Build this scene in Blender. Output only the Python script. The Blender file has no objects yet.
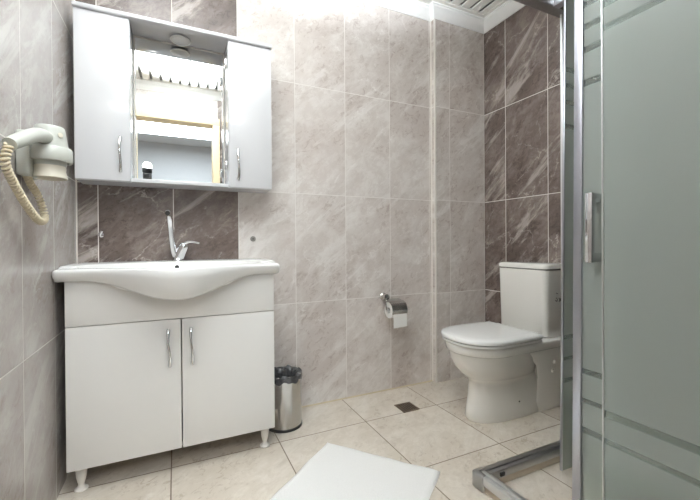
import bpy, bmesh, math, random
from mathutils import Vector, Matrix

SC = bpy.context.scene
COL = SC.collection
PI = math.pi

# ------------------------------------------------------------------ camera
cam_data = bpy.data.cameras.new('camera')
cam = bpy.data.objects.new('camera', cam_data)
COL.objects.link(cam)
cam_data.sensor_width = 36.0
cam_data.lens = 370.3 / 700.0 * 36.0
cam_data.shift_y = -4.68 / 700.0
cam_data.clip_start = 0.01
YAW, PITCH, ROLL = 0.43972, -0.005256, -0.006732
_f = Vector((math.sin(YAW) * math.cos(PITCH), math.cos(YAW) * math.cos(PITCH), math.sin(PITCH)))
_r = Vector((math.cos(YAW), -math.sin(YAW), 0))
_u = _r.cross(_f)
_r2 = _r * math.cos(ROLL) + _u * math.sin(ROLL)
_u2 = -_r * math.sin(ROLL) + _u * math.cos(ROLL)
_m = Matrix((_r2, _u2, -_f)).transposed().to_4x4()
_m.translation = Vector((0, 0, 0.9))
cam.matrix_world = _m
SC.camera = cam

# ------------------------------------------------------------------ light and exposure
SC.view_settings.view_transform = 'Standard'
SC.view_settings.look = 'None'
SC.view_settings.gamma = 1.0
SC.view_settings.exposure = 0.27
SC.cycles.use_denoising = True
SC.cycles.max_bounces = 10
SC.cycles.diffuse_bounces = 6
SC.cycles.glossy_bounces = 5
SC.cycles.transmission_bounces = 8
SC.cycles.transparent_max_bounces = 10
SC.cycles.caustics_reflective = False
SC.cycles.caustics_refractive = False
SC.cycles.sample_clamp_indirect = 6.0

world = bpy.data.worlds.new('world')
SC.world = world
world.use_nodes = True
world.node_tree.nodes['Background'].inputs[0].default_value = (0.9, 0.95, 1.0, 1)
world.node_tree.nodes['Background'].inputs[1].default_value = 0.3

def light(name, kind, loc, target, power, color=(1, 1, 1), **kw):
    d = bpy.data.lights.new(name, kind)
    d.energy = power
    d.color = color
    for k, v in kw.items():
        setattr(d, k, v)
    o = bpy.data.objects.new(name, d)
    COL.objects.link(o)
    o.location = loc
    o.rotation_euler = (Vector(target) - Vector(loc)).to_track_quat('-Z', 'Y').to_euler()
    return o

# ceiling lamp of the room behind the doorway and the soft light that falls in from there
light('hall_light', 'AREA', (0.2, -1.3, 2.45), (0.2, -1.3, 0), 62, (0.86, 0.94, 1.0), shape='RECTANGLE', size=1.4, size_y=1.4)
# photographer's flash, turned up to the ceiling
light('flash_light', 'SPOT', (-0.215, 0.27, 1.63), (0.12, 0.70, 2.4), 1060, (0.87, 0.94, 1.0), spot_size=math.radians(86), spot_blend=0.8, shadow_soft_size=0.03)

# ------------------------------------------------------------------ materials
def new_mat(name):
    m = bpy.data.materials.new(name)
    m.use_nodes = True
    nt = m.node_tree
    nt.nodes.clear()
    return m, nt

class N:
    """small node writer"""
    def __init__(self, nt):
        self.nt = nt
    def node(self, t, **kw):
        n = self.nt.nodes.new(t)
        for k, v in kw.items():
            setattr(n, k, v)
        return n
    def put(self, sock, v):
        if hasattr(v, 'links') or isinstance(v, bpy.types.NodeSocket):
            self.nt.links.new(v, sock)
        else:
            sock.default_value = v
    def math(self, op, a, b=0.0, c=None, clamp=False):
        n = self.node('ShaderNodeMath', operation=op, use_clamp=clamp)
        self.put(n.inputs[0], a)
        self.put(n.inputs[1], b)
        if c is not None:
            self.put(n.inputs[2], c)
        return n.outputs[0]
    def vmath(self, op, a, b):
        n = self.node('ShaderNodeVectorMath', operation=op)
        self.put(n.inputs[0], a)
        self.put(n.inputs[1], b)
        return n.outputs[0]
    def comb(self, x, y, z):
        n = self.node('ShaderNodeCombineXYZ')
        self.put(n.inputs[0], x); self.put(n.inputs[1], y); self.put(n.inputs[2], z)
        return n.outputs[0]
    def mix(self, f, a, b):
        n = self.node('ShaderNodeMix', data_type='RGBA')
        self.put(n.inputs[0], f); self.put(n.inputs[6], a); self.put(n.inputs[7], b)
        return n.outputs[2]
    def mapr(self, v, a, b, c=0.0, d=1.0, smooth=True):
        n = self.node('ShaderNodeMapRange')
        n.interpolation_type = 'SMOOTHSTEP' if smooth else 'LINEAR'
        self.put(n.inputs[0], v)
        n.inputs[1].default_value = a; n.inputs[2].default_value = b
        n.inputs[3].default_value = c; n.inputs[4].default_value = d
        return n.outputs[0]
    def noise(self, vec, scale, detail=4.0, rough=0.55, dist=0.0):
        n = self.node('ShaderNodeTexNoise')
        self.put(n.inputs['Vector'], vec)
        n.inputs['Scale'].default_value = scale
        n.inputs['Detail'].default_value = detail
        n.inputs['Roughness'].default_value = rough
        n.inputs['Distortion'].default_value = dist
        return n.outputs['Fac']
    def objpos(self):
        return self.node('ShaderNodeTexCoord').outputs['Object']
    def sep(self, v):
        n = self.node('ShaderNodeSeparateXYZ')
        self.put(n.inputs[0], v)
        return n.outputs
    def principled(self, **kw):
        n = self.node('ShaderNodeBsdfPrincipled')
        for k, v in kw.items():
            self.put(n.inputs[k.replace('_', ' ')], v)
        return n
    def out(self, s):
        o = self.node('ShaderNodeOutputMaterial')
        self.nt.links.new(s, o.inputs[0])

def srgb(r, g, b):
    f = lambda c: (c / 255 / 12.92) if c / 255 <= 0.04045 else ((c / 255 + 0.055) / 1.055) ** 2.4
    return (f(r), f(g), f(b), 1.0)

def simple(name, col, rough=0.4, metal=0.0, spec=0.5, coat=0.0, var=0.03, scale=30.0):
    m, nt = new_mat(name)
    n = N(nt)
    k = n.noise(n.objpos(), scale, 3.0)
    dark = tuple(c * (1 - var) for c in col[:3]) + (1,)
    lite = tuple(min(1, c * (1 + var)) for c in col[:3]) + (1,)
    b = n.principled(Base_Color=n.mix(k, dark, lite), Roughness=rough, Metallic=metal)
    b.inputs['Specular IOR Level'].default_value = spec
    b.inputs['Coat Weight'].default_value = coat
    n.out(b.outputs[0])
    return m

def marble(n, pos, base, patch, vein, deep, warp_scale=1.0, deep_amt=0.7, vein_amt=0.7):
    """stone colour: cloudy base, mottled darker patches, soft pale bands and sparse crack veins"""
    big = n.noise(pos, 2.4 * warp_scale, 6.0, 0.62, 0.6)
    mid = n.noise(n.vmath('ADD', pos, (3.1, 8.2, 1.7)), 7.0 * warp_scale, 8.0, 0.7, 0.9)
    fine = n.noise(pos, 38.0 * warp_scale, 6.0, 0.7, 0.4)
    cl = n.mapr(n.math('ADD', n.math('MULTIPLY', big, 0.6), n.math('MULTIPLY', mid, 0.4)), 0.38, 0.60)
    c = n.mix(cl, patch, base)
    # brown mottling gathers in places
    where = n.mapr(n.noise(n.vmath('ADD', pos, (11.0, 4.0, 2.0)), 3.0 * warp_scale, 4.0, 0.6, 0.8), 0.50, 0.68)
    grain = n.mapr(n.math('ADD', n.math('MULTIPLY', mid, 0.6), n.math('MULTIPLY', fine, 0.4)), 0.42, 0.60)
    c = n.mix(n.math('MULTIPLY', n.math('MULTIPLY', where, grain), deep_amt), c, deep)
    # granular mottling at the scale of a few millimetres to centimetres
    gran = n.mapr(n.noise(n.vmath('ADD', pos, (5.0, 1.0, 3.0)), 13.0 * warp_scale, 12.0, 0.8, 0.5), 0.45, 0.57)
    c = n.mix(n.math('MULTIPLY', gran, 0.6), c, patch)
    pit = n.mapr(n.noise(n.vmath('ADD', pos, (1.0, 9.0, 4.0)), 26.0 * warp_scale, 10.0, 0.78, 0.8), 0.52, 0.60)
    c = n.mix(n.math('MULTIPLY', n.math('MULTIPLY', pit, n.mapr(big, 0.42, 0.58, 1.0, 0.15)), 0.6), c, deep)
    # soft pale bands
    bandsharp = n.noise(n.vmath('MULTIPLY', n.vmath('ADD', pos, (2.0, 6.0, 9.0)), (0.6, 1.8, 1.0)), 2.6 * warp_scale, 9.0, 0.7, 0.5)
    band = n.mapr(bandsharp, 0.53, 0.64)
    c = n.mix(n.math('MULTIPLY', band, 0.7 * vein_amt), c, vein)
    # crack veins
    wob = n.node('ShaderNodeTexNoise')
    n.put(wob.inputs['Vector'], pos)
    wob.inputs['Scale'].default_value = 5.0 * warp_scale
    wob.inputs['Detail'].default_value = 6.0
    wob.inputs['Roughness'].default_value = 0.65
    wp = n.vmath('ADD', pos, n.vmath('MULTIPLY', n.vmath('SUBTRACT', wob.outputs['Color'], (0.5, 0.5, 0.5)), (0.22, 0.22, 0.22)))
    vo = n.node('ShaderNodeTexVoronoi')
    vo.feature = 'DISTANCE_TO_EDGE'
    n.put(vo.inputs['Vector'], wp)
    vo.inputs['Scale'].default_value = 2.6 * warp_scale
    crack = n.mapr(vo.outputs['Distance'], 0.0, 0.016, 1.0, 0.0)
    crack = n.math('MULTIPLY', crack, n.mapr(mid, 0.40, 0.56))
    return n.mix(n.math('MULTIPLY', n.math('MULTIPLY', crack, n.mapr(gran, 0.0, 1.0, 1.0, 0.35)), 0.7 * vein_amt), c, vein)

LIGHT_STONE = dict(base=srgb(220, 215, 211), patch=srgb(196, 187, 182), vein=srgb(236, 233, 230), deep=srgb(158, 142, 134), deep_amt=0.9, vein_amt=0.75)
DARK_STONE = dict(base=srgb(132, 120, 114), patch=srgb(92, 80, 75), vein=srgb(186, 177, 171), deep=srgb(60, 47, 43), deep_amt=0.9, vein_amt=0.9)
FLOOR_STONE = dict(base=srgb(216, 208, 197), patch=srgb(200, 190, 177), vein=srgb(224, 219, 211), deep=srgb(166, 153, 138), deep_amt=0.6, vein_amt=0.45)

def tiles(name, ua, va, u0, w, v0, h, light, grout_l, dark=None, grout_d=None, split=None, grout=0.003, rough=0.26, seed=0.0, rot=0.7):
    m, nt = new_mat(name)
    n = N(nt)
    pos = n.objpos()
    s = n.sep(pos)
    U, V = s[ua], s[va]
    a = n.math('DIVIDE', n.math('SUBTRACT', U, u0), w)
    b = n.math('DIVIDE', n.math('SUBTRACT', V, v0), h)
    fa, fb = n.math('FRACT', a), n.math('FRACT', b)
    da = n.math('MULTIPLY', n.math('MINIMUM', fa, n.math('SUBTRACT', 1.0, fa)), w)
    db = n.math('MULTIPLY', n.math('MINIMUM', fb, n.math('SUBTRACT', 1.0, fb)), h)
    d = n.math('MINIMUM', da, db)
    g = n.mapr(d, grout * 0.4, grout * 0.75, 1.0, 0.0)
    tid = n.comb(n.math('FLOOR', a), n.math('FLOOR', b), seed)
    wn = n.node('ShaderNodeTexWhiteNoise')
    wn.noise_dimensions = '3D'
    nt.links.new(tid, wn.inputs[0])
    rnd = wn.outputs['Color']
    sc = n.vmath('MULTIPLY', rnd, (9.0, 9.0, 9.0))
    # oblique 2-D stone coordinates
    c, sn = math.cos(rot), math.sin(rot)
    p = n.math('ADD', n.math('MULTIPLY', U, c), n.math('MULTIPLY', V, sn))
    q = n.math('SUBTRACT', n.math('MULTIPLY', V, c), n.math('MULTIPLY', U, sn))
    st = n.vmath('ADD', n.comb(n.math('MULTIPLY', p, 0.8), n.math('MULTIPLY', q, 1.2), 0.0), sc)
    lc = marble(n, st, **light)
    tone = n.mapr(wn.outputs['Value'], 0, 1, 0.0, 0.14, False)
    lc = n.mix(tone, lc, light['patch'])
    col = n.mix(g, lc, grout_l)
    if dark:
        dc = marble(n, st, **dark, warp_scale=1.15)
        dcol = n.mix(g, dc, grout_d)
        if split is None:
            col = dcol
        else:
            ax, at, sign = split
            k = n.math('LESS_THAN' if sign < 0 else 'GREATER_THAN', s[ax], at)
            col = n.mix(k, col, dcol)
    bump = n.node('ShaderNodeBump')
    bump.inputs['Strength'].default_value = 0.35
    bump.inputs['Distance'].default_value = 0.002
    nt.links.new(n.math('SUBTRACT', 1.0, g), bump.inputs['Height'])
    r = n.math('ADD', n.math('MULTIPLY', g, 0.5), rough)
    bs = n.principled(Base_Color=col, Roughness=r)
    bs.inputs['Specular IOR Level'].default_value = 0.4
    nt.links.new(bump.outputs[0], bs.inputs['Normal'])
    n.out(bs.outputs[0])
    return m

def emis(name, col, k):
    m, nt = new_mat(name)
    n = N(nt)
    e = n.node('ShaderNodeEmission')
    e.inputs[0].default_value = col
    e.inputs[1].default_value = k
    n.out(e.outputs[0])
    return m

SHADED_LIGHT_STONE = dict(LIGHT_STONE, base=srgb(190, 185, 182), patch=srgb(168, 160, 156), vein=srgb(214, 211, 208), deep=srgb(148, 136, 130))  # light stone darkened: the left wall's shade is put into the tile colour
GROUT_L, GROUT_D = srgb(228, 224, 220), srgb(226, 220, 214)
XL, XR, YB, YJ, XJ, YF, ZC = -0.389, 1.929, 1.953, 1.9146, 1.508, -0.03, 2.40
TZ, TH, TW = 1.7737, 0.599, 0.3003

M = {}
M['back'] = tiles('back_wall_tiles', 0, 2, -0.309, TW, TZ, TH, LIGHT_STONE, GROUT_L, DARK_STONE, GROUT_D, (0, 0.2915, -1), seed=1.0)
M['jog'] = tiles('boxed_wall_tiles', 0, 2, 1.626, 0.3003, TZ, TH, LIGHT_STONE, GROUT_L, seed=8.0)
M['left'] = tiles('left_wall_tiles', 1, 2, 1.628, TW, TZ, TH, SHADED_LIGHT_STONE, srgb(206, 202, 198), seed=2.0)  # grout colour darkened along with the shaded stone
M['right'] = tiles('right_wall_tiles', 1, 2, YJ - 0.18, TW, TZ, TH, DARK_STONE, GROUT_D, DARK_STONE, GROUT_D, None, seed=3.0, rot=-0.75)
M['front'] = tiles('front_wall_tiles', 0, 2, 0.385, TW, TZ, TH, LIGHT_STONE, GROUT_L, DARK_STONE, GROUT_D, (0, 0.385, 1), seed=4.0)
M['floor'] = tiles('floor_tiles', 0, 1, 1.302, 0.4418, 1.655, 0.4418, FLOOR_STONE, srgb(122, 108, 94), seed=5.0, grout=0.0042, rough=0.2)
M['white_paint'] = simple('white_paint', srgb(212, 214, 216), 0.6)
M['cornice'] = simple('white_plaster', srgb(238, 238, 236), 0.55)
M['slat'] = simple('ceiling_slat_enamel', srgb(226, 224, 218), 0.4)
M['slat_gap'] = simple('ceiling_gap_grey', srgb(150, 148, 143), 0.7)
M['cream'] = simple('cream_paint', srgb(226, 208, 172), 0.45)
M['trim'] = simple('white_trim', srgb(226, 222, 216), 0.4)
M['caulk'] = simple('yellowed_caulk', srgb(196, 184, 154), 0.6, var=0.25, scale=12)
M['lacquer'] = simple('white_lacquer', srgb(214, 215, 219), 0.16, coat=0.3, var=0.01)
M['board_edge'] = simple('board_edge', srgb(150, 146, 142), 0.6)
M['lacquer_matt'] = simple('white_lacquer_satin', srgb(224, 222, 219), 0.3, var=0.012)
M['ceramic'] = simple('white_ceramic', srgb(236, 236, 235), 0.1, coat=0.5, var=0.01)
M['ceramic_warm'] = simple('warm_white_ceramic', srgb(236, 234, 230), 0.12, coat=0.4, var=0.01)
M['plastic'] = simple('white_plastic', srgb(234, 234, 233), 0.22, var=0.01)
M['leg_plastic'] = simple('leg_plastic', srgb(222, 218, 212), 0.35)
M['chrome'] = simple('chrome', (0.78, 0.78, 0.79, 1), 0.08, 1.0)
M['steel'] = simple('brushed_steel', (0.55, 0.54, 0.52, 1), 0.24, 1.0, var=0.08)
M['dark'] = simple('dark_hole', (0.01, 0.01, 0.01, 1), 0.6)
M['black_plastic'] = simple('black_plastic', (0.012, 0.012, 0.013, 1), 0.35)
M['alu'] = simple('satin_aluminium', (0.46, 0.47, 0.52, 1), 0.32, 1.0, var=0.04)
M['alu_pale'] = simple('pale_aluminium', (0.72, 0.73, 0.74, 1), 0.3, 0.8)
M['rail'] = simple('rail_aluminium', (0.42, 0.42, 0.42, 1), 0.3, 1.0, var=0.06)
M['curb'] = simple('curb_tile', srgb(196, 184, 168), 0.35, var=0.12, scale=9)
M['dryer'] = simple('pale_grey_plastic', srgb(178, 180, 174), 0.38, var=0.02)
M['dryer_cream'] = simple('cream_plastic', srgb(214, 208, 194), 0.4, var=0.03)
M['cord'] = simple('beige_cord', srgb(206, 194, 168), 0.45)
M['paper'] = simple('white_paper', srgb(240, 239, 237), 0.85)
M['card'] = simple('cardboard', srgb(190, 168, 140), 0.8)
M['grey_plug'] = simple('grey_plug', srgb(126, 122, 118), 0.5)
M['screw'] = simple('screw_dark', srgb(78, 74, 70), 0.4)
M['mark'] = simple('grey_mark', srgb(88, 84, 80), 0.5)
M['bolt_cap'] = simple('bolt_cap_white', srgb(238, 236, 232), 0.3)
M['drain'] = simple('drain_grate', srgb(112, 98, 84), 0.4, 0.6, var=0.15)
M['flash_glow'] = emis('flash_glow', (1, 1, 1, 1), 14.0)
M['opal'] = simple('opal_white', srgb(240, 240, 240), 0.15)
M['hall_floor'] = simple('hall_floor', srgb(170, 150, 125), 0.4)

# mirror
m, nt = new_mat('mirror_silver'); n = N(nt)
b = n.principled(Base_Color=(0.84, 0.86, 0.86, 1), Metallic=1.0, Roughness=0.01)
n.out(b.outputs[0]); M['mirror'] = m
# clear glass lens of the little lamp
m, nt = new_mat('clear_lens'); n = N(nt)
b = n.principled(Base_Color=(0.95, 0.96, 0.96, 1), Roughness=0.05)
b.inputs['Transmission Weight'].default_value = 0.9
n.out(b.outputs[0]); M['lens'] = m
# bin liner
m, nt = new_mat('black_film'); n = N(nt)
k = n.noise(n.objpos(), 60.0, 4.0)
bp = n.node('ShaderNodeBump'); bp.inputs['Strength'].default_value = 0.9; bp.inputs['Distance'].default_value = 0.006
nt.links.new(k, bp.inputs['Height'])
b = n.principled(Base_Color=n.mix(k, (0.012, 0.012, 0.013, 1), (0.11, 0.11, 0.115, 1)), Roughness=0.18)
nt.links.new(bp.outputs[0], b.inputs['Normal'])
n.out(b.outputs[0]); M['film'] = m
# bath mat terry
m, nt = new_mat('terry_cotton'); n = N(nt)
pos = n.objpos()
k = n.noise(pos, 340.0, 2.0)
k2 = n.noise(pos, 14.0, 3.0)
bp = n.node('ShaderNodeBump'); bp.inputs['Strength'].default_value = 0.6; bp.inputs['Distance'].default_value = 0.003
nt.links.new(n.math('ADD', k, k2), bp.inputs['Height'])
b = n.principled(Base_Color=n.mix(k, srgb(232, 231, 229), srgb(246, 246, 245)), Roughness=0.95)
b.inputs['Specular IOR Level'].default_value = 0.1
nt.links.new(bp.outputs[0], b.inputs['Normal'])
n.out(b.outputs[0]); M['terry'] = m

# frosted shower glass with clear stripes
def striped_glass(name, stripes):
    m, nt = new_mat(name)
    n = N(nt)
    z = n.sep(n.node('ShaderNodeNewGeometry').outputs['Position'])[2]
    mask = None
    for zc, hh in stripes:
        t = n.math('LESS_THAN', n.math('ABSOLUTE', n.math('SUBTRACT', z, zc)), hh)
        mask = t if mask is None else n.math('MAXIMUM', mask, t)
    def mixs(f, a, b):
        x = n.node('ShaderNodeMixShader')
        n.put(x.inputs[0], f)
        nt.links.new(a.outputs[0], x.inputs[1]); nt.links.new(b.outputs[0], x.inputs[2])
        return x
    dif = n.node('ShaderNodeBsdfDiffuse'); dif.inputs[0].default_value = srgb(222, 230, 227)
    trl = n.node('ShaderNodeBsdfTranslucent'); trl.inputs[0].default_value = srgb(228, 236, 233)
    ref = n.node('ShaderNodeBsdfRefraction'); ref.inputs[0].default_value = srgb(234, 241, 238)
    ref.inputs['Roughness'].default_value = 0.26; ref.inputs['IOR'].default_value = 1.25
    gl = n.node('ShaderNodeBsdfGlossy'); gl.inputs['Roughness'].default_value = 0.3
    fro = mixs(0.04, mixs(0.40, mixs(0.5, dif, trl), ref), gl)
    tr = n.node('ShaderNodeBsdfTransparent'); tr.inputs[0].default_value = srgb(236, 243, 240)
    gg = n.node('ShaderNodeBsdfGlossy'); gg.inputs['Roughness'].default_value = 0.03
    # the etching thins out below the lowest stripe
    low = n.mapr(z, 0.24, 0.40, 0.45, 0.0)
    n.out(mixs(n.math('MAXIMUM', low, n.math('MULTIPLY', mask, 0.65)), fro, mixs(0.06, tr, gg)).outputs[0])
    return m
M['frost_door'] = striped_glass('door_glass', [(0.533, 0.0085), (0.450, 0.007), (0.366, 0.009), (1.346, 0.010), (1.439, 0.0095), (1.503, 0.0095), (1.565, 0.010)])
M['frost_panel'] = striped_glass('panel_glass', [(0.458, 0.010), (0.388, 0.008), (1.446, 0.0085), (1.505, 0.0085)])

# ------------------------------------------------------------------ mesh helpers (world coordinates in, local out)
class B:
    def __init__(self):
        self.bm = bmesh.new()
    def box(self, x0, x1, y0, y1, z0, z1, bev=0.0, seg=2, rot=None, mi=0):
        t = bmesh.new()
        bmesh.ops.create_cube(t, size=1.0)
        bmesh.ops.scale(t, vec=(x1 - x0, y1 - y0, z1 - z0), verts=t.verts)
        if bev > 0:
            bmesh.ops.bevel(t, geom=list(t.edges), offset=bev, segments=seg, affect='EDGES', profile=0.5)
        c = Vector(((x0 + x1) / 2, (y0 + y1) / 2, (z0 + z1) / 2))
        mt = Matrix.Translation(c) @ (rot.to_4x4() if rot else Matrix.Identity(4))
        bmesh.ops.transform(t, matrix=mt, verts=t.verts)
        self.merge(t, mi)
        return self
    def merge(self, t, mi=0):
        for f in t.faces:
            f.material_index = mi
        me = bpy.data.meshes.new('tmp')
        t.to_mesh(me)
        t.free()
        self.bm.from_mesh(me)
        bpy.data.meshes.remove(me)
    def rings(self, rings, closed=True, cap=True, mi=0):
        """skin a list of rings of equal length"""
        bm = self.bm
        vs = [[bm.verts.new(p) for p in r] for r in rings]
        k = len(rings[0])
        for a, b in zip(vs[:-1], vs[1:]):
            for i in range(k if closed else k - 1):
                j = (i + 1) % k
                try:
                    f = bm.faces.new((a[i], a[j], b[j], b[i]))
                    f.material_index = mi
                except ValueError:
                    pass
        if cap and closed:
            for r in (vs[0], vs[-1]):
                try:
                    f = bm.faces.new(r)
                    f.material_index = mi
                except ValueError:
                    pass
        return self
    def lathe(self, prof, origin, axis=(0, 0, 1), seg=40, cap=True, mi=0):
        """prof: list of (radius, height along axis)"""
        ax = Vector(axis).normalized()
        e1 = ax.orthogonal().normalized()
        e2 = ax.cross(e1)
        o = Vector(origin)
        R = []
        for r, h in prof:
            r = max(r, 1e-4)
            R.append([o + ax * h + e1 * (r * math.cos(2 * PI * i / seg)) + e2 * (r * math.sin(2 * PI * i / seg)) for i in range(seg)])
        return self.rings(R, True, cap, mi)
    def tube(self, pts, rad, seg=14, cap=True, mi=0):
        pts = [Vector(p) for p in pts]
        rr = rad if isinstance(rad, (list, tuple)) else [rad] * len(pts)
        R = []
        prev = None
        for i, p in enumerate(pts):
            t = (pts[min(i + 1, len(pts) - 1)] - pts[max(i - 1, 0)]).normalized()
            if prev is None:
                e1 = t.orthogonal().normalized()
            else:
                e1 = (prev - t * prev.dot(t)).normalized()
            prev = e1
            e2 = t.cross(e1)
            R.append([p + (e1 * math.cos(2 * PI * k / seg) + e2 * math.sin(2 * PI * k / seg)) * rr[i] for k in range(seg)])
        return self.rings(R, True, cap, mi)
    def prism(self, poly, z0, z1, mi=0):
        return self.rings([[Vector((x, y, z0)) for x, y in poly], [Vector((x, y, z1)) for x, y in poly]], True, True, mi)
    def build(self, name, mats, parent=None, smooth=35, base=None):
        bm = self.bm
        bmesh.ops.remove_doubles(bm, verts=bm.verts, dist=1e-6)
        bmesh.ops.recalc_face_normals(bm, faces=bm.faces)
        off = Vector(base) if base is not None else (Vector(parent.get('_base', (0, 0, 0))) if parent else Vector((0, 0, 0)))
        bmesh.ops.translate(bm, verts=bm.verts, vec=-off)
        me = bpy.data.meshes.new(name)
        bm.to_mesh(me)
        bm.free()
        for mm in (mats if isinstance(mats, (list, tuple)) else [mats]):
            me.materials.append(mm)
        if smooth:
            me.shade_smooth()
            me.set_sharp_from_angle(angle=math.radians(smooth))
        o = bpy.data.objects.new(name, me)
        COL.objects.link(o)
        o['_base'] = tuple(off)
        if parent:
            o.parent = parent
        elif base is not None:
            o.location = off
        return o

def smooth_path(pts, sub=8):
    P = [Vector(p) for p in pts]
    P = [P[0] * 2 - P[1]] + P + [P[-1] * 2 - P[-2]]
    out = []
    for i in range(1, len(P) - 2):
        for k in range(sub):
            t = k / sub
            a, b, c, d = P[i - 1], P[i], P[i + 1], P[i + 2]
            out.append(0.5 * ((2 * b) + (c - a) * t + (2 * a - 5 * b + 4 * c - d) * t * t + (3 * b - a - 3 * c + d) * t ** 3))
    out.append(P[-2])
    return out

def thing(name, label, cat, base, group=None):
    o = bpy.data.objects.new(name, None)
    o.empty_display_size = 0.05
    COL.objects.link(o)
    o.location = base
    o['_base'] = tuple(base)
    return tag(o, label, cat, group)

def tag(o, label, cat, group=None):
    o['label'] = label
    o['category'] = cat
    if group:
        o['group'] = group
    return o

def struct(o):
    o['kind'] = 'structure'
    return o

# ------------------------------------------------------------------ the room
struct(B().box(XL - 0.1, XR + 0.1, YF - 0.12, YB + 0.1, -0.1, 0).build('floor', M['floor'], smooth=0))
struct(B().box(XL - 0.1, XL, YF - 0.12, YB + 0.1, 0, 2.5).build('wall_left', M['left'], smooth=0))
struct(B().box(XR, XR + 0.1, YF - 0.12, YB + 0.1, 0, 2.5).build('wall_right', M['right'], smooth=0))
struct(B().box(XL, XJ, YB, YB + 0.1, 0, 2.5).build('wall_back', M['back'], smooth=0))
struct(B().box(XJ, XR, YJ, YB + 0.1, 0, 2.5).build('wall_corner', M['jog'], smooth=0))
DX0, DX1, DZ = -0.32, 0.34, 2.08
w = B().box(XL, DX0 - 0.03, YF - 0.12, YF, 0, 2.5).box(DX1 + 0.03, XR, YF - 0.12, YF, 0, 2.5).box(DX0 - 0.03, DX1 + 0.03, YF - 0.12, YF, DZ + 0.03, 2.5)
struct(w.build('wall_front', M['front'], smooth=0))
# slatted ceiling
c = B().box(XL, XR, YF, YB, ZC + 0.03, ZC + 0.08, mi=1)
x = XL + 0.05
while x < XR - 0.05:
    c.box(x, min(x + 0.058, XR - 0.05), YF + 0.03, YB - 0.03, ZC + 0.006, ZC + 0.018, 0.002, 1)
    x += 0.080
# perimeter angle profile
c.box(XL, XR, YJ - 0.075, YB, ZC, ZC + 0.02).box(XR - 0.075, XR, YF, YJ - 0.075, ZC, ZC + 0.02)
c.box(XL, XL + 0.075, YF, YJ - 0.075, ZC, ZC + 0.02).box(XL + 0.075, XR - 0.075, YF, YF + 0.06, ZC, ZC + 0.02)
struct(c.build('ceiling', [M['slat'], M['slat_gap']], smooth=0))
# cornice: cove profile swept along each wall
def cornice(name, p0, p1, nrm, e0=(0, 0), e1=(0, 0)):
    """p0->p1 along the wall foot line, nrm into the room; e = mitre shift per unit of profile depth"""
    prof = [(0, -0.068), (0.006, -0.068), (0.008, -0.060), (0.012, -0.056), (0.018, -0.040), (0.030, -0.024), (0.044, -0.016), (0.046, -0.010), (0.054, -0.008), (0.054, 0.0), (0, 0.0)]
    d = (Vector(p1) - Vector(p0)).normalized()
    R = []
    for p, e in ((p0, e0[0]), (p1, e1[0])):
        R.append([Vector((p[0] + nrm[0] * a + d.x * e * a, p[1] + nrm[1] * a + d.y * e * a, ZC + h)) for a, h in prof])
    return struct(B().rings(R, True, True).build(name, M['cornice'], smooth=40))
cornice('trim_1', (XL, YB), (XJ, YB), (0, -1), (1, 0), (-1, 0))
cornice('trim_2', (XJ, YB), (XJ, YJ), (-1, 0), (1, 0), (1, 0))
cornice('trim_3', (XJ, YJ), (XR, YJ), (0, -1), (-1, 0), (-1, 0))
cornice('trim_4', (XR, YJ), (XR, YF), (-1, 0), (1, 0), (-1, 0))
cornice('trim_5', (XR, YF), (XL, YF), (0, 1), (1, 0), (-1, 0))
cornice('trim_6', (XL, YF), (XL, YB), (1, 0), (1, 0), (-1, 0))
# white corner bead of the boxed-out wall, and yellowed sealant along the wall foot
struct(B().box(XJ - 0.004, XJ + 0.006, YJ - 0.004, YJ + 0.006, 0, ZC - 0.068, 0.002, 2).box(XJ - 0.006, XJ, YB - 0.006, YB, 0, ZC - 0.068).build('trim_7', M['trim']))
bd = B()
bd.tube([(XL, YB, 0.001), (XJ, YB, 0.001)], 0.005, 8)
struct(bd.build('trim_8', M['caulk']))
struct(B().box(XL, XL + 0.005, YB - 0.006, YB, 0, ZC - 0.068).build('trim_9', M['trim']))
# door frame round the opening behind the camera
f = B()
for sx, x0, x1 in ((0, DX0 - 0.065, DX0), (1, DX1, DX1 + 0.065)):
    f.box(x0, x1, YF, YF + 0.018, 0, DZ, 0.004)
    f.box(DX0 - 0.03 if sx == 0 else DX1, DX0 if sx == 0 else DX1 + 0.03, YF - 0.13, YF + 0.001, 0, DZ)
f.box(DX0 - 0.065, DX1 + 0.065, YF, YF + 0.018, DZ, DZ + 0.065, 0.004)
f.box(DX0 - 0.03, DX1 + 0.03, YF - 0.13, YF + 0.001, DZ, DZ + 0.03)
struct(f.build('door_1', M['cream']))
# the room behind the doorway
HX0, HX1, HY0, HY1, HZ = -1.6, 2.2, -2.75, YF - 0.12, 2.52
struct(B().box(HX0, HX1, HY0, HY1, -0.1, -0.001).build('floor_hall', M['hall_floor'], smooth=0))
struct(B().box(HX0, HX1, HY0, HY1, HZ, HZ + 0.1).build('ceiling_hall', M['white_paint'], smooth=0))
struct(B().box(HX0, HX1, HY0 - 0.1, HY0, 0, HZ).build('wall_hall_far', M['white_paint'], smooth=0))
struct(B().box(HX0 - 0.1, HX0, HY0, HY1, 0, HZ).build('wall_hall_left', M['white_paint'], smooth=0))
struct(B().box(HX1, HX1 + 0.1, HY0, HY1, 0, HZ).build('wall_hall_right', M['white_paint'], smooth=0))

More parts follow.
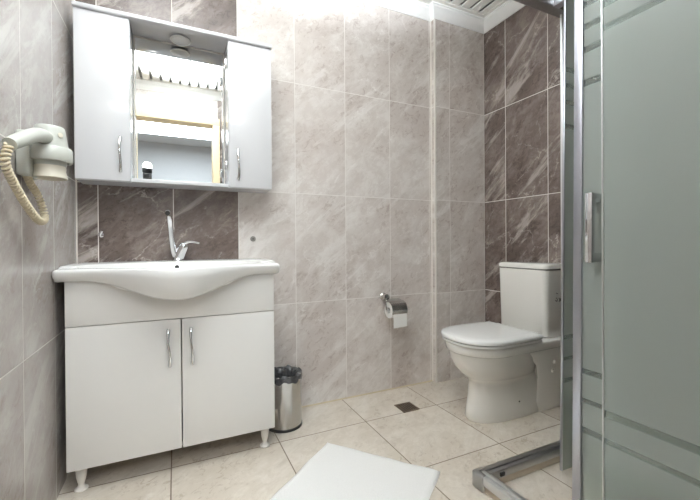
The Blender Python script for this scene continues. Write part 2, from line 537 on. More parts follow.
# ------------------------------------------------------------------ shared parts
def bow_handle(x, y, z0, z1, parent, lean=0.0):
    """slim chrome bow pull standing vertically on a door face at depth y"""
    L = z1 - z0
    pts, rad = [], []
    for i in range(25):
        t = i / 24
        out = 0.020 * math.sin(PI * min(max((t - 0.0) / 1.0, 0), 1)) ** 0.6
        pts.append((x + lean * (t - 0.5) + 0.002 * math.sin(2 * PI * t), y - 0.003 - out, z0 + t * L))
        rad.append(0.0044 + 0.0026 * abs(2 * t - 1) ** 1.5)
    b = B().tube(pts, rad, 12)
    b.lathe([(0.0075, 0), (0.0075, 0.004), (0.005, 0.008)], (x - lean / 2, y, z0 + 0.004), (0, -1, 0), 14)
    b.lathe([(0.0075, 0), (0.0075, 0.004), (0.005, 0.008)], (x + lean / 2, y, z1 - 0.004), (0, -1, 0), 14)
    return b.build('handle', M['chrome'], parent)

# ------------------------------------------------------------------ mirror cabinet
CY, CX0, CX1, CZ0, CZ1 = 1.80, -0.362, 0.428, 1.165, 1.850
ML, MR = -0.168, 0.226
cab = thing('mirror_cabinet', 'white glossy wall cabinet with two doors and a mirror between them, above the basin', 'cabinet', (0.03, YB, CZ0))
B().box(CX0 - 0.004, CX1 + 0.004, CY - 0.012, YB - 0.002, CZ1, CZ1 + 0.018, 0.005).build('top_board', M['lacquer'], cab)
c = B()
for x0, x1 in ((CX0, CX0 + 0.016), (ML - 0.016, ML), (MR, MR + 0.016), (CX1 - 0.016, CX1)):
    c.box(x0, x1, CY + 0.018, YB - 0.002, CZ0 + 0.016, CZ1)
c.box(CX0, CX1, CY + 0.018, YB - 0.002, CZ0, CZ0 + 0.016)
c.box(CX0 + 0.016, CX1 - 0.016, YB - 0.008, YB - 0.002, CZ0 + 0.016, CZ1)
c.build('carcass', M['lacquer'], cab, smooth=0)
B().box(ML + 0.001, MR - 0.001, CY - 0.002, CY + 0.018, CZ0, CZ0 + 0.016, 0.002).build('shelf_edge', M['lacquer'], cab)
d = B().box(CX0, ML - 0.002, CY, CY + 0.017, CZ0 + 0.002, CZ1 - 0.002, 0.002).build('door', M['lacquer'], cab)
bow_handle(-0.205, CY, 1.205, 1.348, d)
d = B().box(MR + 0.002, CX1, CY, CY + 0.017, CZ0 + 0.002, CZ1 - 0.002, 0.002).build('door', M['lacquer'], cab)
bow_handle(0.268, CY, 1.203, 1.346, d)
B().box(ML + 0.001, MR - 0.001, YB - 0.014, YB - 0.0085, CZ0 + 0.017, CZ1 - 0.001, 0.0015, 1).build('mirror', M['mirror'], cab)
lp = B().lathe([(0.020, 0), (0.020, 0.006), (0.043, 0.007), (0.045, 0.010), (0.043, 0.013), (0.036, 0.014)], (0.028, YB - 0.075, CZ1), (0, 0, -1), 40).build('spotlight', M['alu_pale'], cab)
B().lathe([(0.036, 0.0142), (0.028, 0.018), (0.012, 0.021), (0.001, 0.0215)], (0.028, YB - 0.075, CZ1), (0, 0, -1), 36).build('lens', M['opal'], lp)
mf = B().box(ML + 0.001, MR - 0.001, YB - 0.017, YB - 0.014, CZ1 - 0.008, CZ1 - 0.001)
mf.box(ML + 0.001, ML + 0.007, YB - 0.017, YB - 0.014, CZ0 + 0.017, CZ1 - 0.008).box(MR - 0.007, MR - 0.001, YB - 0.017, YB - 0.014, CZ0 + 0.017, CZ1 - 0.008)
mf.build('mirror_edge', M['trim'], cab, smooth=0)
for zc in (1.27, 1.75):
    B().box(MR - 0.012, MR - 0.001, CY + 0.020, CY + 0.05, zc - 0.02, zc + 0.02, 0.003).build('hinge', M['chrome'], cab)

# ------------------------------------------------------------------ vanity cabinet
VY, VX0, VX1, VZ0, VZT, VZ1 = 1.61, -0.357, 0.387, 0.094, 0.606, 0.770
van = thing('vanity_cabinet', 'white two-door vanity cabinet on short turned legs under the basin', 'cabinet', (0.018, 1.78, 0))
c = B()
c.box(VX0, VX0 + 0.016, VY + 0.019, YB - 0.004, VZ0, VZ1)
c.box(VX1 - 0.016, VX1, VY + 0.019, YB - 0.004, VZ0, VZ1)
c.box(VX0 + 0.016, VX1 - 0.016, VY + 0.019, YB - 0.004, VZ0, VZ0 + 0.016)
c.box(VX0 + 0.016, VX1 - 0.016, YB - 0.010, YB - 0.004, VZ0 + 0.016, VZ1)
c.build('carcass', M['lacquer_matt'], van, smooth=0)
B().box(VX0, VX1, VY, VY + 0.018, VZT + 0.003, VZ1, 0.0015).build('front_panel', M['lacquer_matt'], van)
d = B().box(VX0, 0.0155, VY, VY + 0.018, VZ0, VZT, 0.0015).build('door', M['lacquer_matt'], van)
bow_handle(-0.027, VY, 0.425, 0.568, d, -0.004)
d = B().box(0.0195, VX1, VY, VY + 0.018, VZ0, VZT, 0.0015).build('door', M['lacquer_matt'], van)
bow_handle(0.054, VY, 0.423, 0.566, d, -0.003)
for lx in (VX0 + 0.035, VX1 - 0.035):
    for ly in (VY + 0.045, YB - 0.05):
        B().lathe([(0.015, 0), (0.0215, 0.001), (0.0215, 0.006), (0.013, 0.012), (0.0095, 0.022), (0.012, 0.030), (0.0165, 0.05), (0.0185, 0.07), (0.0185, 0.094)], (lx, ly, 0), (0, 0, 1), 26).build('leg', M['leg_plastic'], van)

# ------------------------------------------------------------------ basin
BX0, BX1, BXC = -0.386, 0.408, 0.006
def bump(x):
    t = min(abs(x - BXC) / 0.315, 1.0)
    return 0.5 * (1 + math.cos(PI * t))
def sst(t):
    t = min(max(t, 0), 1)
    return t * t * (3 - 2 * t)
ba = thing('wash_basin', 'wide white ceramic basin with a wavy bulging front on the vanity cabinet', 'basin', (0.01, YB, 0.77))
xs = [BX0, BX0 + 0.002, BX0 + 0.006, BX0 + 0.012]
xs += [BX0 + 0.012 + (BX1 - BX0 - 0.024) * i / 68 for i in range(1, 68)]
xs += [BX1 - 0.012, BX1 - 0.006, BX1 - 0.002, BX1]
rings = []
for x in xs:
    e = min(x - BX0, BX1 - x)
    r = 0.010 * (1 - math.sqrt(max(0, 1 - (1 - min(e / 0.012, 1)) ** 2)))     # end rounding
    bb = bump(x)
    yf = 1.575 - 0.125 * bb + r
    zt_f, zt_b = 0.816 - r, 0.827 - r
    zbot = 0.770 - 0.079 * bb + r * 0.4
    # oval bowl
    u = (x - BXC) / 0.335
    inb = max(0.0, 1 - u * u) ** 0.5
    yc = 1.665
    yr_in = yc + 0.165 * inb if inb > 0 else yc
    yf_in = max(yf + 0.022, yc - (yc - (yf + 0.022)) * (inb ** 0.8 if inb > 0 else 0))
    dep = 0.105 * sst(inb * 1.15)
    P = [(YB - 0.003, 0.772), (YB - 0.003, zt_b - 0.004), (YB - 0.006, zt_b)]
    P += [(yr_in + 0.012, zt_b - 0.001), (yr_in + 0.004, zt_b - 0.0025)]
    for k in range(0, 9):
        t = k / 8
        y = yr_in + (yf_in - yr_in) * (0.5 - 0.5 * math.cos(PI * (0.06 + 0.88 * t)))
        zz = (zt_b - 0.003) * (1 - t) + (zt_f - 0.001) * t
        P.append((y, zz - dep * math.sin(PI * t) ** 0.55 if 0 < t < 1 else zz - dep * 0.0))
    P += [(yf_in - 0.004, zt_f), (yf + 0.010, zt_f), (yf + 0.004, zt_f - 0.002), (yf + 0.0005, zt_f - 0.007)]
    hgt = zt_f - zbot
    # front face sweeps back slightly as it goes down
    P += [(yf, zt_f - 0.3 * hgt), (yf + 0.006 + 0.015 * bb, zt_f - 0.62 * hgt), (yf + 0.012 + 0.034 * bb, zbot + 0.012), (yf + 0.02 + 0.045 * bb, zbot + 0.003), (yf + 0.03 + 0.060 * bb, zbot)]
    P += [(1.607, zbot), (1.609, 0.772 - 0.0 * bb)]
    rings.append([Vector((x, y, z)) for y, z in P])
bo = B().rings(rings, True, True).build('bowl', M['ceramic'], ba, smooth=50)
B().lathe([(0.009, 0), (0.009, 0.004)], (0.004, 1.800, 0.800), (0, -1, 0.25), 20).build('overflow_hole', M['dark'], ba)

# faucet
fa = thing('basin_faucet', 'chrome single-lever mixer tap with tall curved spout at the back of the basin', 'faucet', (0.008, 1.895, 0.825))
fx, fy = 0.008, 1.895
B().lathe([(0.027, 0), (0.027, 0.004), (0.022, 0.010), (0.021, 0.016)], (fx, fy, 0.825), (0, 0, 1), 30).build('base_ring', M['chrome'], fa)
bdy = B().lathe([(0.021, 0), (0.0225, 0.02), (0.0225, 0.055), (0.023, 0.068), (0.018, 0.078), (0.008, 0.083)], (fx, fy, 0.832), (0.42, -0.12, 1), 30).build('body', M['chrome'], fa)
hd = Vector((fx, fy, 0.832)) + Vector((0.42, -0.12, 1)).normalized() * 0.080
B().tube(smooth_path([hd + Vector((-0.006, 0, -0.006)), hd + Vector((0.012, -0.006, 0.006)), hd + Vector((0.035, -0.016, 0.006)), hd + Vector((0.062, -0.03, 0.000))], 6), [0.010, 0.0098, 0.0095, 0.009, 0.0085, 0.008, 0.0075, 0.007, 0.0065, 0.006, 0.0058, 0.0056, 0.0054, 0.0052, 0.005, 0.0048, 0.0046, 0.0044, 0.004], 14).build('lever', M['chrome'], bdy)
sp = smooth_path([(fx - 0.002, fy, 0.838), (fx - 0.016, fy - 0.006, 0.870), (fx - 0.024, fy - 0.018, 0.92), (fx - 0.031, fy - 0.045, 1.000), (fx - 0.036, fy - 0.085, 1.038), (fx - 0.038, fy - 0.120, 1.036)], 7)
spo = B().tube(sp, [0.0160 - 0.004 * min(1, i / 16) for i in range(len(sp))], 18).build('spout', M['chrome'], fa)
tdir = (sp[-1] - sp[-3]).normalized()
B().lathe([(0.0115, -0.012), (0.0135, -0.010), (0.0135, 0.008), (0.0115, 0.012)], sp[-1], tdir, 22).build('aerator', M['chrome'], spo)
B().lathe([(0.0105, 0.0118), (0.0085, 0.0135)], sp[-1], tdir, 22).build('outlet', M['dark'], spo)

# small fittings on the back wall
hk = thing('wall_hook', 'small chrome angle fitting on the dark wall tile left of the faucet', 'hook', (-0.298, YB, 0.950))
B().lathe([(0.010, 0), (0.010, 0.004), (0.006, 0.008), (0.006, 0.026)], (-0.298, YB, 0.944), (0, -1, 0), 18).build('stem', M['chrome'], hk)
B().tube([(-0.298, YB - 0.024, 0.938), (-0.298, YB - 0.026, 0.950), (-0.290, YB - 0.030, 0.962)], [0.007, 0.0075, 0.006], 12).build('tip', M['chrome'], hk)
pl = thing('wall_plug', 'small round grey cap on the light wall tile right of the faucet', 'cap', (0.363, YB, 0.927))
B().lathe([(0.014, 0), (0.014, 0.003), (0.012, 0.005)], (0.363, YB, 0.927), (0, -1, 0), 24).build('disc', M['grey_plug'], pl)
B().lathe([(0.005, 0.005), (0.005, 0.0062), (0.0035, 0.007)], (0.363, YB, 0.927), (0, -1, 0), 14).build('screw', M['screw'], pl)

# ------------------------------------------------------------------ hair dryer in its wall bracket
DX, DY = -0.326, 1.335
hb = thing('hair_dryer_bracket', 'pale grey plastic wall bracket with a ring, on the left wall by the cabinet', 'bracket', (XL, DY, 1.10))
B().box(XL, XL + 0.030, DY - 0.055, DY + 0.050, 1.092, 1.215, 0.008, 3).build('wall_plate', M['dryer'], hb)
rg = B()
# open ring carrying the nozzle
rg.lathe([(0.045, 1.140), (0.052, 1.140), (0.054, 1.146), (0.053, 1.176), (0.050, 1.180), (0.045, 1.180), (0.045, 1.140)], (DX, DY, 0), (0, 0, 1), 44, cap=False)
rg.box(XL + 0.026, DX - 0.046, DY - 0.018, DY + 0.018, 1.142, 1.178, 0.004)
rg.build('holder_ring', M['dryer'], hb)
hd_ = thing('hair_dryer', 'pale grey hair dryer hanging nozzle down in its wall bracket, with coiled cord', 'hair dryer', (DX, DY, 1.09))
B().lathe([(0.020, 1.241), (0.032, 1.241), (0.035, 1.238), (0.0365, 1.230), (0.043, 1.184), (0.044, 1.178), (0.040, 1.140), (0.038, 1.128)], (DX, DY, 0), (0, 0, 1), 40).build('barrel', M['dryer'], hd_)
nz = B().lathe([(0.036, 1.136), (0.0375, 1.122), (0.0365, 1.114), (0.041, 1.094), (0.039, 1.092), (0.033, 1.114)], (DX, DY, 0), (0, 0, 1), 40, cap=False).build('nozzle', M['dryer_cream'], hd_)
nz['label'] = 'cream nozzle'
B().lathe([(0.007, 0), (0.007, 0.002)], (DX + 0.030, DY - 0.026, 1.214), (0.75, -0.66, 0.05), 14).build('button', M['dryer_cream'], hd_)
hp = smooth_path([(DX, DY - 0.02, 1.202), (DX - 0.006, DY - 0.065, 1.200), (DX - 0.014, DY - 0.110, 1.184), (DX - 0.026, DY - 0.165, 1.156), (DX - 0.031, DY - 0.190, 1.142)], 8)
B().tube(hp, [0.0190 - 0.005 * max(0, (i / len(hp) - 0.35)) for i in range(len(hp))], 20).build('grip', M['dryer'], hd_)
# coiled cord: helix about a drooping path
cp = smooth_path([(-0.356, 1.140, 1.140), (-0.362, 1.135, 1.095), (-0.358, 1.185, 1.045), (-0.350, 1.250, 0.995), (-0.345, 1.315, 0.968), (-0.350, 1.375, 0.985), (-0.362, 1.372, 1.040), (-0.372, 1.340, 1.075), (-0.374, 1.310, 1.100)], 10)
L = [0.0]
for a, b_ in zip(cp[:-1], cp[1:]):
    L.append(L[-1] + (b_ - a).length)
hel = []
turns = L[-1] / 0.0098
steps = int(turns * 14)
prev = None
for i in range(steps + 1):
    s_ = L[-1] * i / steps
    k = max(j for j in range(len(L)) if L[j] <= s_ + 1e-9)
    k = min(k, len(cp) - 2)
    t_ = (s_ - L[k]) / max(L[k + 1] - L[k], 1e-9)
    p = cp[k].lerp(cp[k + 1], t_)
    tg = (cp[min(k + 2, len(cp) - 1)] - cp[max(k - 1, 0)]).normalized()
    e1 = (prev - tg * prev.dot(tg)).normalized() if prev is not None else tg.orthogonal().normalized()
    prev = e1
    e2 = tg.cross(e1)
    ph = 2 * PI * turns * i / steps
    hel.append(p + (e1 * math.cos(ph) + e2 * math.sin(ph)) * 0.0072)
B().tube(hel, 0.0035, 7).build('coiled_cord', M['cord'], hd_)['label'] = 'beige coiled cord'

# ------------------------------------------------------------------ waste bin and liner
BNX, BNY, BR, BH = 0.482, 1.808, 0.086, 0.255
bn = thing('waste_bin', 'round brushed steel waste bin on the floor beside the vanity cabinet', 'bin', (BNX, BNY, 0))
B().lathe([(BR - 0.004, 0.012), (BR, 0.014), (BR, BH), (BR - 0.002, BH + 0.002), (BR - 0.004, BH), (BR - 0.004, 0.016)], (BNX, BNY, 0), (0, 0, 1), 56).build('shell', M['steel'], bn)
B().lathe([(BR - 0.002, 0), (BR + 0.003, 0.001), (BR + 0.003, 0.011), (BR, 0.013)], (BNX, BNY, 0), (0, 0, 1), 56).build('base_ring', M['black_plastic'], bn)['label'] = 'black base ring'
random.seed(4)
ph = [random.random() * 6.28 for _ in range(8)]
R = []
prof = [(BR + 0.0035, BH - 0.022, 0.0015), (BR + 0.0045, BH - 0.010, 0.0012), (BR + 0.003, BH + 0.006, 0.0012), (BR - 0.005, BH + 0.008, 0.0015), (BR - 0.014, BH + 0.003, 0.004), (BR - 0.020, BH - 0.03, 0.006), (BR - 0.022, BH - 0.08, 0.006), (BR - 0.03, BH - 0.16, 0.004)]
for j, (r, h, am) in enumerate(prof):
    ring = []
    for i in range(72):
        a = 2 * PI * i / 72
        wob = am * (math.sin(5 * a + ph[0] + j * 0.3) + 0.7 * math.sin(11 * a + ph[1]) + 0.5 * math.sin(17 * a + ph[2] + j * 0.5))
        zz = h + (0.004 * math.sin(7 * a + ph[3]) + 0.003 * math.sin(13 * a + ph[4])) * (1.4 if j in (0, 3) else 0.3)
        if j >= 3:
            ring.append(Vector((BNX + (r - abs(wob)) * math.cos(a), BNY + (r - abs(wob)) * math.sin(a), zz)))
        else:
            rr = r + abs(wob) * 0.6
            ring.append(Vector((BNX + rr * math.cos(a), BNY + rr * math.sin(a), zz)))
    R.append(ring)
lb = B().rings(R, True, False)
lb.bm.faces.new([v for v in lb.bm.verts][-72:])
ln = lb.build('bin_liner', M['film'], None, smooth=60, base=(BNX, BNY, 0.1))
tag(ln, 'crumpled black plastic bag lining the steel waste bin', 'bin bag')

# ------------------------------------------------------------------ toilet
TC = 1.440
to = thing('toilet', 'white close-coupled toilet with closed lid against the dark tiled wall', 'toilet', (1.6, TC, 0))
def dring(xf, xr, hw, z, xm=None, n_=48, sq=2.0, hwr=None):
    """D outline: elliptical nose at xf (low x), straight sides back to xr"""
    xm = xm if xm is not None else xf + hw * 1.15
    hwr = hw if hwr is None else hwr
    P = []
    for i in range(n_ + 1):
        a = -PI / 2 + PI * i / n_
        cx, sy = math.cos(a), math.sin(a)
        P.append(Vector((xm - (xm - xf) * abs(cx) ** (2 / sq), TC + hw * math.copysign(abs(sy) ** (2 / sq), sy), z)))
    m_ = 10
    side1 = [Vector((xm + (xr - xm) * k / m_, TC + hw + (hwr - hw) * sst(k / m_), z)) for k in range(1, m_ + 1)]
    side2 = [Vector((xr - (xr - xm) * k / m_, TC - hwr + (hwr - hw) * sst(1 - (1 - k / m_)) , z)) for k in range(0, m_)]
    return P + side1 + side2
XW = XR - 0.012
def pedring(xf, xr, hw, z, e=2.0):
    """closed oval from xf to xr"""
    P = []
    xc, rx = (xf + xr) / 2, (xr - xf) / 2
    for i in range(64):
        a = 2 * PI * i / 64
        c_, s_ = math.cos(a), math.sin(a)
        P.append(Vector((xc + rx * math.copysign(abs(c_) ** (2 / e), c_), TC + hw * math.copysign(abs(s_) ** (2 / e), s_), z)))
    return P
pb = B().rings([pedring(1.342, 1.86, 0.094, 0.0, 2.5), pedring(1.336, 1.86, 0.098, 0.010, 2.5), pedring(1.342, 1.85, 0.096, 0.05, 2.5),
    pedring(1.354, 1.83, 0.092, 0.12, 2.5), pedring(1.357, 1.80, 0.091, 0.185, 2.4), pedring(1.350, 1.78, 0.097, 0.205, 2.3), pedring(1.334, 1.77, 0.110, 0.218, 2.3),
    pedring(1.308, 1.76, 0.131, 0.240, 2.25), pedring(1.279, 1.75, 0.151, 0.275, 2.2), pedring(1.259, 1.74, 0.164, 0.315, 2.2),
    pedring(1.252, 1.74, 0.168, 0.350, 2.2), pedring(1.248, 1.74, 0.170, 0.360, 2.2)], True, True)
# rim with the shelf that carries the cistern
pb.rings([dring(1.250, XR - 0.014, 0.166, 0.352, 1.42, hwr=0.158), dring(1.242, XR - 0.014, 0.174, 0.358, 1.42, hwr=0.162), dring(1.238, XR - 0.014, 0.177, 0.385, 1.42, hwr=0.162), dring(1.241, XR - 0.014, 0.175, 0.394, 1.42, hwr=0.162), dring(1.252, XR - 0.014, 0.166, 0.398, 1.42, hwr=0.157)], True, True)
# rear web, flaring up from the foot to the shelf
def web(x0, hw, z, r=0.012):
    return [Vector((x0 + 0.05, TC - hw * 0.55, z)), Vector((x0, TC - hw + r, z)), Vector((x0 + r, TC - hw, z)), Vector((XR - 0.014, TC - hw, z)), Vector((XR - 0.014, TC + hw, z)), Vector((x0 + r, TC + hw, z)), Vector((x0, TC + hw - r, z)), Vector((x0 + 0.05, TC + hw * 0.55, z))]
pb.rings([web(1.73, 0.094, 0.0), web(1.72, 0.100, 0.05), web(1.705, 0.114, 0.12), web(1.69, 0.130, 0.20), web(1.66, 0.146, 0.27), web(1.60, 0.156, 0.33), web(1.55, 0.160, 0.36)], True, True)
pan = pb.build('pan', M['ceramic_warm'], to, smooth=55)
for zc in (0.275, 0.225):
    B().lathe([(0.010, 0), (0.010, 0.004), (0.006, 0.008)], (1.78, TC - 0.147 + 0.010 * (0.275 - zc) / 0.05, zc), (0, -1, 0), 18).build('bolt_cap', M['bolt_cap'], pan)
B().lathe([(0.004, 0), (0.004, 0.002)], (1.585, TC - 0.0945, 0.085), (0, -1, 0), 12).build('fixing_hole', M['dark'], pan)
# seat ring and lid
def lidring(grow, z, xr=1.655):
    return dring(1.231 - grow, xr + grow * 0.4, 0.186 + grow, z, 1.44, sq=2.5, hwr=0.180 + grow)
B().rings([lidring(-0.010, 0.4005), lidring(-0.004, 0.402), lidring(-0.004, 0.412), lidring(-0.010, 0.4135)], True, True).build('seat', M['plastic'], to, smooth=50)
B().rings([lidring(-0.006, 0.4155), lidring(0, 0.418), lidring(0.0015, 0.428), lidring(-0.002, 0.436), lidring(-0.012, 0.4405), lidring(-0.045, 0.4425), lidring(-0.10, 0.4445), lidring(-0.15, 0.4452)], True, True).build('lid', M['plastic'], to, smooth=50)
for sy in (-1, 1):
    B().tube([(1.672, TC + sy * 0.085, 0.424), (1.672, TC + sy * 0.130, 0.424)], 0.012, 16).box(1.655, 1.69, TC + sy * 0.108 - 0.014, TC + sy * 0.108 + 0.014, 0.398, 0.424, 0.003).build('hinge', M['plastic'], to)
# cistern
cx0 = 1.722
TK = 1.454
def rbox(x0, x1, y0, y1, z, r, k=6):
    P = []
    for cx, cy, a0 in ((x1 - r, y1 - r, 0), (x0 + r, y1 - r, PI / 2), (x0 + r, y0 + r, PI), (x1 - r, y0 + r, 1.5 * PI)):
        for i in range(k + 1):
            a = a0 + PI / 2 * i / k
            P.append(Vector((cx + r * math.cos(a), cy + r * math.sin(a), z)))
    return P
ck = B().rings([rbox(cx0 + 0.012, XR - 0.004, TK - 0.146, TK + 0.146, 0.398, 0.03), rbox(cx0 + 0.006, XR - 0.004, TK - 0.152, TK + 0.152, 0.404, 0.03), rbox(cx0, XR - 0.004, TK - 0.158, TK + 0.158, 0.752, 0.028)], True, True).build('cistern', M['ceramic_warm'], to, smooth=50)
lg = B()
lg.tube(smooth_path([(1.803, TK - 0.1575, 0.606), (1.812, TK - 0.1575, 0.598), (1.806, TK - 0.1575, 0.588), (1.797, TK - 0.1575, 0.596)], 5), 0.0022, 6)
lg.tube(smooth_path([(1.824, TK - 0.1575, 0.604), (1.831, TK - 0.1575, 0.597), (1.826, TK - 0.1575, 0.585)], 5), 0.0022, 6)
lg.tube([(1.838, TK - 0.1575, 0.603), (1.838, TK - 0.1575, 0.587)], 0.0022, 6)
lg.tube([(1.803, TK - 0.158, 0.632), (1.815, TK - 0.158, 0.628)], 0.0016, 6)
lg.build('maker_mark', M['mark'], ck)
B().rings([rbox(cx0 + 0.002, XR - 0.003, TK - 0.156, TK + 0.156, 0.756, 0.03), rbox(cx0 - 0.004, XR - 0.002, TK - 0.162, TK + 0.162, 0.760, 0.032), rbox(cx0 - 0.004, XR - 0.002, TK - 0.162, TK + 0.162, 0.774, 0.032), rbox(cx0, XR - 0.003, TK - 0.158, TK + 0.158, 0.781, 0.032), rbox(cx0 + 0.015, XR - 0.01, TK - 0.141, TK + 0.141, 0.786, 0.03)], True, True).build('cistern_lid', M['ceramic_warm'], to, smooth=50)

# ------------------------------------------------------------------ toilet paper holder and roll
PX, PY, PZ = 1.187, YB, 0.578
ph_ = thing('toilet_paper_holder', 'chrome toilet paper holder with a curved cover on the light tiled wall', 'paper holder', (PX, YB, PZ))
B().lathe([(0.022, 0), (0.022, 0.006), (0.015, 0.012), (0.013, 0.040)], (PX - 0.050, YB, PZ), (0, -1, 0), 28).lathe([(0.017, 0.034), (0.019, 0.038), (0.017, 0.050), (0.006, 0.054)], (PX - 0.050, YB, PZ), (0, -1, 0), 28).build('wall_mount', M['steel'], ph_)
B().tube(smooth_path([(PX - 0.050, YB - 0.042, PZ - 0.005), (PX - 0.060, YB - 0.055, PZ - 0.040), (PX - 0.059, YB - 0.062, PZ - 0.070), (PX - 0.045, YB - 0.064, PZ - 0.076), (PX + 0.05, YB - 0.064, PZ - 0.076)], 6), 0.0045, 10).build('roll_arm', M['chrome'], ph_)
R1, R2 = [], []
rc_y, rc_z, rr = YB - 0.064, PZ - 0.076, 0.054
for xx in (PX - 0.053, PX + 0.050):
    outer, inner = [], []
    for i in range(17):
        a = PI * (0.46 + 0.66 * i / 16)          # from the top over the front
        outer.append(Vector((xx, rc_y + rr * math.cos(a), rc_z + rr * math.sin(a))))
        inner.append(Vector((xx, rc_y + (rr - 0.003) * math.cos(a), rc_z + (rr - 0.003) * math.sin(a))))
    R1.append([Vector((xx, YB - 0.020, rc_z + rr + 0.006)), *outer, *inner[::-1], Vector((xx, YB - 0.020, rc_z + rr + 0.003))])
B().rings(R1, True, True).build('cover', M['steel'], ph_)
rl = thing('toilet_paper_roll', 'white toilet paper roll with a loose end hanging from the chrome holder', 'toilet paper', (PX, rc_y, rc_z - 0.06))
B().lathe([(0.020, -0.048), (0.047, -0.048), (0.048, -0.046), (0.048, 0.046), (0.047, 0.048), (0.020, 0.048), (0.020, -0.048)], (PX, rc_y, rc_z), (1, 0, 0), 44, cap=False).build('roll', M['paper'], rl)
B().lathe([(0.018, -0.047), (0.020, -0.047), (0.020, 0.047), (0.018, 0.047), (0.018, -0.047)], (PX, rc_y, rc_z), (1, 0, 0), 30, cap=False).build('core', M['paper'], rl)
sh = []
for y_, z_ in ((rc_y - 0.043, rc_z + 0.024), (rc_y - 0.0492, rc_z), (rc_y - 0.0505, rc_z - 0.04), (rc_y - 0.050, rc_z - 0.07), (rc_y - 0.051, rc_z - 0.098)):
    sh.append([Vector((PX - 0.046, y_, z_)), Vector((PX + 0.046, y_, z_ + 0.004)), Vector((PX + 0.046, y_ - 0.0012, z_ + 0.004)), Vector((PX - 0.046, y_ - 0.0012, z_))])
B().rings(sh, True, True).build('loose_sheet', M['paper'], rl)

# ------------------------------------------------------------------ floor drain
dr = thing('floor_drain', 'small square brown metal drain grate set in the floor tiles', 'drain', (1.137, 1.70, 0))
f = B()
for a in (dict(x0=1.087, x1=1.187, y0=1.650, y1=1.660), dict(x0=1.087, x1=1.187, y0=1.740, y1=1.750), dict(x0=1.087, x1=1.097, y0=1.660, y1=1.740), dict(x0=1.177, x1=1.187, y0=1.660, y1=1.740)):
    f.box(a['x0'], a['x1'], a['y0'], a['y1'], 0.0003, 0.004)
f.build('frame', M['drain'], dr, smooth=0)
g = B()
for i in range(6):
    g.box(1.099 + i * 0.0133, 1.107 + i * 0.0133, 1.660, 1.740, 0.001, 0.0035)
g.build('grate', M['drain'], dr, smooth=0)
B().box(1.097, 1.177, 1.660, 1.740, 0.0002, 0.0008).build('pit', M['dark'], dr, smooth=0)

# ------------------------------------------------------------------ bath mat
P0 = Vector((0.612, 1.556, 0))
e_w = Vector((0.632, -0.775, 0)).normalized()
e_l = Vector((-0.775, -0.632, 0)).normalized()
W_, L_ = 0.507, 0.78
mt_ = B()
gx, gy = 44, 64
random.seed(9)
def matz(u, v):
    return 0.0085 + 0.0012 * math.sin(u * 9 + v * 4) + 0.0010 * math.sin(v * 17 - u * 5)
top, bot = [], []
for j in range(gy + 1):
    v = j / gy
    rt, rb = [], []
    for i in range(gx + 1):
        u = i / gx
        e = min(min(u, 1 - u) * W_, min(v, 1 - v) * L_)
        hem = 0.002 if 0.016 < e < 0.022 else 0.0
        k = min(1.0, e / 0.006)
        p = P0 + e_w * (u * W_ + 0.002 * math.sin(v * 23)) + e_l * (v * L_ + 0.002 * math.sin(u * 19))
        rt.append(Vector((p.x, p.y, 0.0015 + (matz(u, v) - 0.0015) * (k ** 0.5) - hem)))
        rb.append(Vector((p.x, p.y, 0.0006)))
    top.append(rt + rb[::-1])
mt_.rings(top, True, True)
mo = mt_.build('bath_mat', M['terry'], None, smooth=60, base=(0.5, 1.15, 0))
tag(mo, 'white terry bath mat lying askew on the beige floor tiles', 'bath mat')

# ------------------------------------------------------------------ shower enclosure
SX, SY = 0.985, 1.050
sw = thing('shower_enclosure', 'square shower enclosure of frosted glass with clear stripes and aluminium frame', 'shower', (1.44, 0.5, 0))
B().box(SX + 0.012, XR, SY - 0.046, SY - 0.008, 0, 0.028, 0.003).build('curb', M['curb'], sw)
B().box(SX + 0.012, SX + 0.050, YF, SY - 0.046, 0, 0.028, 0.003).build('curb', M['curb'], sw)
def rail_x(z0, z1, name, mat):
    b = B().box(SX + 0.02, XR, SY - 0.050, SY - 0.004, z0, z1, 0.005)
    b.box(SX + 0.02, XR, SY - 0.034, SY - 0.020, z1 - 0.003, z1 + 0.006, 0.002)
    return b.build(name, mat, sw)
def rail_y(z0, z1, name, mat):
    b = B().box(SX + 0.004, SX + 0.050, YF, SY - 0.02, z0, z1, 0.005)
    b.box(SX + 0.020, SX + 0.034, YF, SY - 0.02, z1 - 0.003, z1 + 0.006, 0.002)
    return b.build(name, mat, sw)
rb_ = rail_x(0.026, 0.058, 'bottom_rail', M['rail'])
rail_y(0.026, 0.058, 'bottom_rail', M['alu_pale'])
B().box(1.075, 1.098, SY - 0.056, SY - 0.048, 0.036, 0.050, 0.002).build('rail_stop', M['black_plastic'], rb_)
rail_x(1.848, 1.895, 'top_rail', M['rail'])
rail_y(1.848, 1.895, 'top_rail', M['rail'])
for z0, z1 in ((0.0, 0.060), (1.842, 1.902)):
    B().box(SX, SX + 0.056, SY - 0.056, SY, z0, z1, 0.008, 3).build('corner_joint', M['rail'], sw)
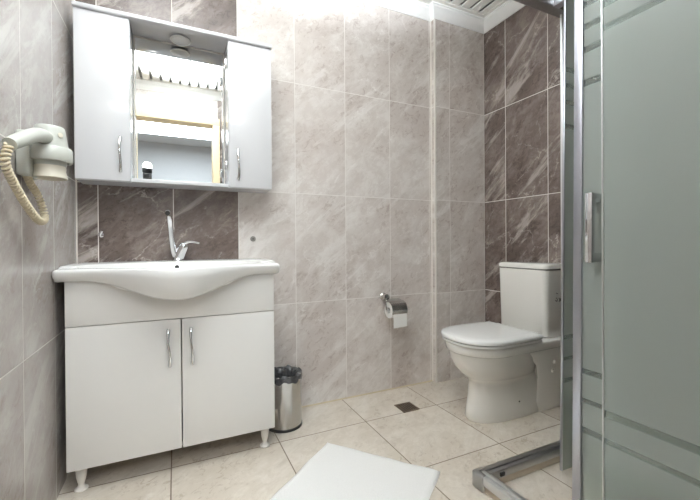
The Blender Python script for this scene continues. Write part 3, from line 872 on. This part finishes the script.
# fixed panes by the walls
def pane_thing(name, axis, plane, a0, a1, z0, z1, lead, th, stile_w, mat_frame, lead_both=False, off=0.0):
    """frame stiles with a glass pane as child; axis 0 runs along x, 1 along y; lead = leading end value"""
    fr = B()
    ends = [(lead, 1 if lead == a0 else -1)]
    if lead_both:
        other = a1 if lead == a0 else a0
        ends.append((other, 1 if other == a0 else -1))
    for e, s in ends:
        u0, u1 = sorted((e, e + s * stile_w))
        if axis == 0:
            fr.box(u0, u1, plane - th / 2, plane + th / 2, z0 - off, z1, 0.003)
        else:
            fr.box(plane - th / 2, plane + th / 2, u0, u1, z0 - off, z1, 0.003)
    o = fr.build(name, mat_frame, sw)
    g = B()
    if axis == 0:
        g.box(a0 + 0.003, a1 - 0.003, plane - 0.003, plane + 0.003, z0, z1)
    else:
        g.box(plane - 0.003, plane + 0.003, a0 + 0.003, a1 - 0.003, z0, z1)
    g.build('glass_pane', M['frost_door' if 'door' in name else 'frost_panel'], o, smooth=0)
    return o
pane_thing('fixed_panel', 0, SY - 0.030, 1.455, XR - 0.004, 0.062, 1.848, 1.455, 0.012, 0.012, M['alu_pale'])
pane_thing('fixed_panel', 1, SX + 0.012, YF + 0.004, 0.588, 0.062, 1.848, 0.588, 0.012, 0.005, M['alu_pale'])
# sliding doors, both pushed open behind the fixed panes
door_x = pane_thing('sliding_door', 0, SY - 0.110, 1.362, 1.850, 0.022, 1.848, 1.362, 0.010, 0.008, M['alu'], True)
dy = pane_thing('sliding_door', 1, SX + 0.062, 0.185, 0.686, 0.020, 1.848, 0.686, 0.018, 0.025, M['alu'], True)
hx = SX + 0.062
h_ = B().box(hx - 0.050, hx - 0.036, 0.607, 0.626, 0.844, 1.032, 0.003)
for zc in (0.858, 1.018):
    h_.box(hx - 0.040, hx + 0.002, 0.607, 0.626, zc - 0.012, zc + 0.012, 0.003)
h_.build('handle', M['chrome'], dy)
# both doors hang very slightly out of plumb
def hang(o, p, axis, ang):
    q = Vector(p) - Vector(o['_base'])
    o.matrix_basis = Matrix.Translation(q) @ Matrix.Rotation(ang, 4, axis) @ Matrix.Translation(-q)
hang(door_x, (1.35, SY - 0.110, 1.848), 'Y', 0.0185)
hang(dy, (SX + 0.062, 0.686, 1.848), 'X', 0.0085)
# hangers carrying the doors
for x_ in (1.40, 1.78):
    B().box(x_ - 0.018, x_ + 0.018, SY - 0.118, SY - 0.046, 1.846, 1.880, 0.004).build('roller', M['alu'], sw)
for y_ in (0.24, 0.64):
    B().box(SX + 0.046, SX + 0.074, y_ - 0.018, y_ + 0.018, 1.846, 1.880, 0.004).build('roller', M['alu'], sw)
# wall profiles
B().box(XR - 0.016, XR, SY - 0.045, SY - 0.012, 0.058, 1.848, 0.002).build('wall_profile', M['alu'], sw)
B().box(SX + 0.002, SX + 0.026, YF, YF + 0.016, 0.058, 1.848, 0.002).build('wall_profile', M['alu'], sw)

# ------------------------------------------------------------------ flash on a stand by the doorway (seen in the mirror)
FX, FY = -0.215, 0.27
fl = thing('flash_stand', 'black camera flash glowing on a stand in the doorway, seen in the mirror', 'flash', (FX, FY, 0))
B().tube([(FX, FY, 0.30), (FX, FY, 1.40)], [0.011, 0.008], 12).build('pole', M['black_plastic'], fl)
for k in range(3):
    a = 2 * PI * k / 3 + 0.5
    B().tube([(FX, FY, 0.42), (FX + 0.11 * math.cos(a), FY + 0.11 * math.sin(a), 0.007)], 0.007, 10).build('leg', M['black_plastic'], fl)
B().box(FX - 0.033, FX + 0.033, FY - 0.03, FY + 0.03, 1.40, 1.51, 0.008).build('body', M['black_plastic'], fl)
hdm = B().box(FX - 0.036, FX + 0.036, FY - 0.033, FY + 0.033, 1.515, 1.555, 0.006).build('head', M['black_plastic'], fl)
B().lathe([(0.032, 1.553), (0.035, 1.560), (0.033, 1.585), (0.022, 1.602), (0.004, 1.606)], (FX, FY, 0), (0, 0, 1), 28).build('diffuser', M['flash_glow'], hdm)
